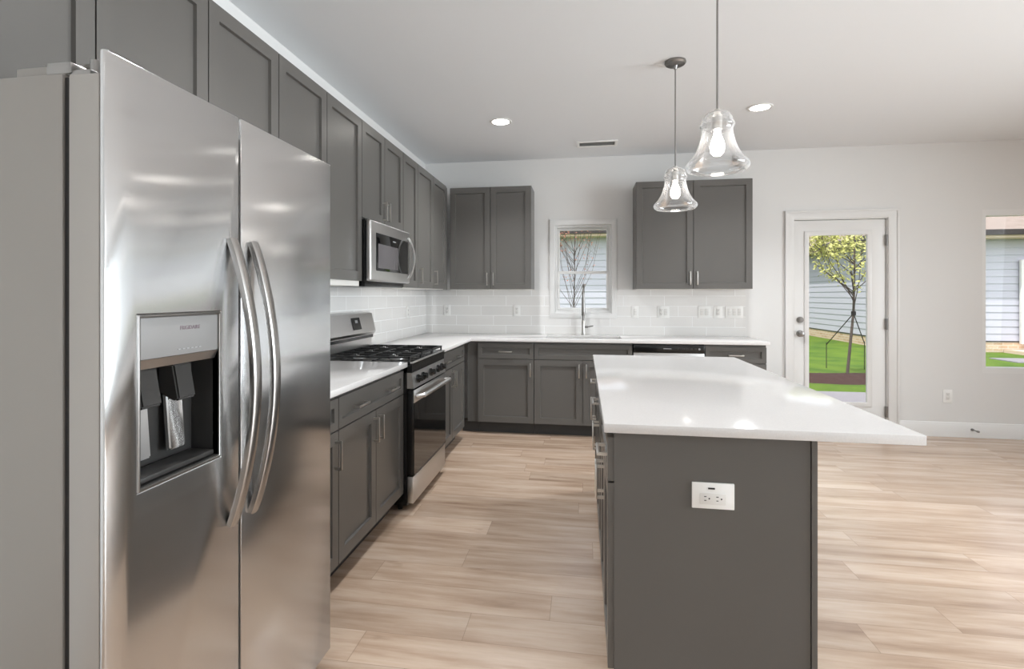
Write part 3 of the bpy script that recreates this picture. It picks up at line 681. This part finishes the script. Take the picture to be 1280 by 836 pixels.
# recessed downlights
def downlight(label, x, y, pw=92):
    t = thing('recessed_light', label, 'ceiling light', (x, y, H-.006), 0, 'recessed ceiling lights')
    b = BM(); lathe(b, [(.070, H-.001), (.070, H-.005), (.088, H-.006), (.092, H-.001), (.092, H), (.070, H)], (x, y, 0), 32); obj('trim_ring', b, M['trim'], t)
    b = BM(); r = lathe(b, [(.0705, H-.0035), (.0705, H-.001)], (x, y, 0), 32); cap(b, r[0]); cap(b, r[1], True); obj('lens', b, M['can'], t)
    lamp('downlight_beam', 'SPOT', (x, y, H-.012), (0, 0, 0), pw, (.95, .975, 1), spot_size=R(125), spot_blend=.8, shadow_soft_size=.07)
downlight('round recessed ceiling light above the left counter run', -.672, 4.37, 180)
downlight('round recessed ceiling light right of the nearer pendant', 1.328, 4.36, 150)
for label, x, y, pw in (('added unseen ceiling light farther to the right, beside the right window', 3.33, 4.36, 30), ('added unseen ceiling light over the near right side of the room', 3.33, 1.9, 150), ('added unseen ceiling light in the aisle right in front of the refrigerator', -.55, 1.75, 125), ('added unseen ceiling light behind the viewer on the refrigerator side', -.55, -.5, 45)):
    downlight(label, x, y, pw)  # out-of-view fixtures added to brighten the room from above
# ceiling register
t = thing('air_vent', 'white slotted air vent in the ceiling above the sink', 'vent', (.127, 5.15, H-.008))
b = BM(); grid(b, 'z', [-.06, -.035, .29, .315], [5.06, 5.085, 5.215, 5.24], lambda u, v: -.035 < u < .29 and 5.085 < v < 5.215, H-.008, H, .002); obj('vent_frame', b, M['white'], t)
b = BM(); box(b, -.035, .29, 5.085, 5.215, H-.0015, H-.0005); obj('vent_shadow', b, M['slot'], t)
for k in range(7):
    b = BM(); y = 5.092+k*.018; prism(b, [(y, H-.0065), (y+.012, H-.003), (y+.012, H-.002), (y, H-.0055)], 'x', -.034, .289); obj('louver', b, M['white'], t)

# ------------------------------------------------------------------ outdoors
b = BM(); grid(b, 'z', [-30, 40], [YB+.15, 60], lambda u, v: False, -.30, -.10); tag(obj('lawn', b, M['grass']), 'green lawn behind the house', 'lawn', kind='structure')
b = BM(); box(b, -4, 9, 7.0, 8.55, -.10, -.085); tag(obj('walkway', b, M['concrete']), 'pale concrete walkway outside the back door', 'path', kind='structure')
b = BM(); box(b, 2.0, 3.0, YB+.15, 7.0, -.10, -.05); tag(obj('patio', b, M['concrete']), 'concrete step outside the back door', 'path', kind='structure')
def mound(name, label, x0, x1, y0, y1):
    b = BM(); nx, ny = 60, 14; V = [[None]*(ny+1) for _ in range(nx+1)]
    for i in range(nx+1):
        for j in range(ny+1):
            u, v = i/nx, j/ny; e = min(1, 6*min(u, 1-u), 2.2*min(v, 1-v))
            V[i][j] = b.verts.new((x0+u*(x1-x0), y0+v*(y1-y0)+.06*math.sin(u*14), -.105+.075*e+random.uniform(-.012, .02)*e))
    for i in range(nx):
        for j in range(ny): b.faces.new((V[i][j], V[i+1][j], V[i+1][j+1], V[i][j+1]))
    return tag(obj(name, b, M['mulch']), label, 'mulch', kind='stuff')
mound('mulch_bed', 'dark brown mulch bed around the young tree outside the door', 2.9, 6.6, 9.35, 10.75)
def siding(b, axis, u0, u1, z0, z1, p, out, lap=.178):
    """lap boards along a wall; p: wall plane, out: direction (+1/-1) the boards face along the axis"""
    z = z0
    while z < z1-.01:
        t = min(z+lap, z1)
        prism(b, [(p, z), (p+out*.022, z), (p+out*.006, t), (p, t)] if axis == 'x' else [(p, z), (p+out*.022, z), (p+out*.006, t), (p, t)], axis, u0, u1); z = t
def house(label, x0, x1, y0, y1, zb, zt, left=False, found='patio', gz=-.1):
    t = thing('house', label, 'house', ((x0+x1)/2, (y0+y1)/2, gz))
    b = BM(); box(b, x0+.03, x1, y0+.03, y1, zb, zt); siding(b, 'x', x0, x1, zb, zt, y0+.03, -1)
    if left: siding(b, 'y', y0, y1, zb, zt, x0+.03, -1)
    obj('siding_wall', b, M['siding'], t)
    boxo('foundation', M[found], t, x0+.02, x1-.02, y0+.02, y1-.02, gz, zb)
    boxo('base_trim', M['gutter'], t, x0+.004, x1, y0+.004, y1, zb-.03, zb)
    boxo('frieze', M['soffit'], t, x0-.45, x1+.45, y0-.45, y1+.45, zt, zt+.12)
    b = BM(); g0 = .52
    box(b, x0-g0, x1+g0, y0-g0, y0-.45, zt+.06, zt+.19)
    if left: box(b, x0-g0, x0-.45, y0-g0, y1+g0, zt+.06, zt+.19)
    obj('gutter', b, M['gutter'], t)
    b = BM(); zr = zt+.17; e = .46; hx = min(x1-x0, y1-y0)/2+e; rise = hx*.5
    c0 = [(x0-e, y0-e, zr), (x1+e, y0-e, zr), (x1+e, y1+e, zr), (x0-e, y1+e, zr)]
    if x1-x0 > y1-y0: r0, r1 = (x0-e+hx, (y0+y1)/2, zr+rise), (x1+e-hx, (y0+y1)/2, zr+rise)
    else: r0, r1 = ((x0+x1)/2, y0-e+hx, zr+rise), ((x0+x1)/2, y1+e-hx, zr+rise)
    v = [b.verts.new(p) for p in c0]; a, c = b.verts.new(r0), b.verts.new(r1)
    if x1-x0 > y1-y0: fs = [(v[0], v[1], c, a), (v[1], v[2], c), (v[2], v[3], a, c), (v[3], v[0], a)]
    else: fs = [(v[0], v[1], a), (v[1], v[2], c, a), (v[2], v[3], c), (v[3], v[0], a, c)]
    for f in fs: b.faces.new(f)
    b.faces.new(v[::-1]); obj('roof', b, M['shingle'], t); return t
h = house('pale blue sided house with tan foundation seen through door and right window', 7.88, 22, 15.2, 27, .19, 2.72, True, 'brick')
dw = boxo('door', M['trim'], h, 10.62, 12.6, 15.10, 15.18, .12, 2.2, bev=.01)
boxo('door_panel', M['white'], dw, 10.78, 12.44, 15.085, 15.10, .25, 1.30, bev=.01)
boxo('door_step', M['patio'], h, 10.3, 13.2, 14.4, 15.19, -.1, -.02)
house('pale blue sided house with dark gutter seen through the sink window', -9, 2.9, 15.6, 24, .19, 2.98, False, 'patio')
b = BM(); box(b, 9, 18, 12.9, 13.7, -.1, -.08); tag(obj('walkway', b, M['concrete']), 'pale concrete path in front of the house with the white door', 'path', kind='structure')

def tree(label, x, y, z, hb, ht, spread, nb, leaf, nleaf, lean=(0, 0), ls=.04, trunk=.035, cluster=False, group=None):
    t = thing('young_tree', label, 'tree', (x, y, z), 0, group); rnd = random.Random(hash((round(x, 2), nb)) & 0xffff)
    b = BM(); tip = Vector((x+lean[0], y+lean[1], z+hb))
    tube(b, [(x, y, z-.03), (x+lean[0]*.5, y+lean[1]*.5, z+hb*.5), tuple(tip), (tip.x+.02, tip.y, z+(hb+ht)/2), (tip.x, tip.y, z+ht)], trunk, 8, [trunk, trunk*.9, trunk*.8, trunk*.45, trunk*.12])
    L = []
    for k in range(nb):
        a = rnd.uniform(0, 2*math.pi); s = rnd.uniform(0, .65); st = Vector((tip.x, tip.y, z+hb+s*(ht-hb)*.8)); ln = (ht-hb)*(1-s)*rnd.uniform(.55, .95)
        r_ = spread*(1-.4*s)*rnd.uniform(.6, 1)
        e = st+Vector((math.cos(a)*r_, math.sin(a)*r_, ln)); m_ = st+Vector((math.cos(a)*r_*.62, math.sin(a)*r_*.62, ln*.42))
        tube(b, [st, m_, e], .01, 5, [trunk*.34, trunk*.2, trunk*.08]); L += [(m_, e), (st.lerp(m_, .6), m_), (m_, e)]
        for q in range(4):
            f = rnd.uniform(.3, .9); p0 = m_.lerp(e, f); p1 = p0+Vector((rnd.uniform(-.22, .22), rnd.uniform(-.22, .22), rnd.uniform(.1, .35))); tube(b, [p0, p1], .004, 4, [trunk*.15, trunk*.05]); L.append((p0, p1))
    obj('trunk', b, M['bark'], t)
    b = BM()
    for k in range(nleaf):
        p0, p1 = rnd.choice(L); p = p0.lerp(p1, rnd.uniform(.2, 1.05))+Vector([rnd.gauss(0, .05) for _ in range(3)])
        u = Vector([rnd.gauss(0, 1) for _ in range(3)]).normalized(); w_ = u.orthogonal().normalized(); s = ls*rnd.uniform(.6, 1.3)
        b.faces.new([b.verts.new(p+u*s), b.verts.new(p+w_*s*.5), b.verts.new(p-u*s), b.verts.new(p-w_*s*.5)])
    tag(obj('leaves', b, leaf, t), kind='stuff'); return t, tip
tr, tip = tree('young staked tree with yellow-green leaves outside the glazed door', 4.47, 10.07, -.03, 1.06, 3.0, 1.0, 20, M['leafy'], 2900, (.10, 0), .036, .026)
for ex, ey, ez in ((4.69, 11.4, .36), (5.32, 11.3, .40)):
    b = BM(); tube(b, [(tip.x, tip.y, tip.z-.02), (ex, ey, ez)], .009, 6); tube(b, [(ex, ey, ez+.04), (ex, ey, -.11)], .007, 6); obj('guy_stake', b, M['rope'], tr)
b = BM(); cyl(b, (tip.x, tip.y, tip.z-.05), (tip.x, tip.y, tip.z+.02), .036, seg=14); obj('tree_tie', b, M['rope'], tr)
tree('nearly bare young tree with reddish buds outside the sink window', -.16, 9.1, -.1, .95, 3.3, .6, 26, M['leafr'], 500, (0, 0), .02, .015)
def bushtree(label, x, y, hgt, r, n, leaf):
    t = thing('leafy_tree', label, 'tree', (x, y, -.1)); rnd = random.Random(3)
    b = BM(); tube(b, [(x, y, -.15), (x, y, hgt*.6)], .18, 8, [.2, .1]); obj('trunk', b, M['bark'], t)
    b = BM()
    for k in range(n):
        v = Vector([rnd.gauss(0, 1) for _ in range(3)]).normalized()*r*rnd.uniform(.5, 1)*(1+.2*math.sin(5*rnd.random())); p = Vector((x, y, hgt))+v*1.0
        u = Vector([rnd.gauss(0, 1) for _ in range(3)]).normalized(); w_ = u.orthogonal().normalized(); s = rnd.uniform(.12, .26)
        b.faces.new([b.verts.new(p+u*s), b.verts.new(p+w_*s*.6), b.verts.new(p-u*s), b.verts.new(p-w_*s*.6)])
    tag(obj('leaves', b, leaf, t), kind='stuff')
bushtree('full green tree far behind the houses seen at the door pane top', 8.0, 33, 5.2, 3.6, 5000, M['leafg'])
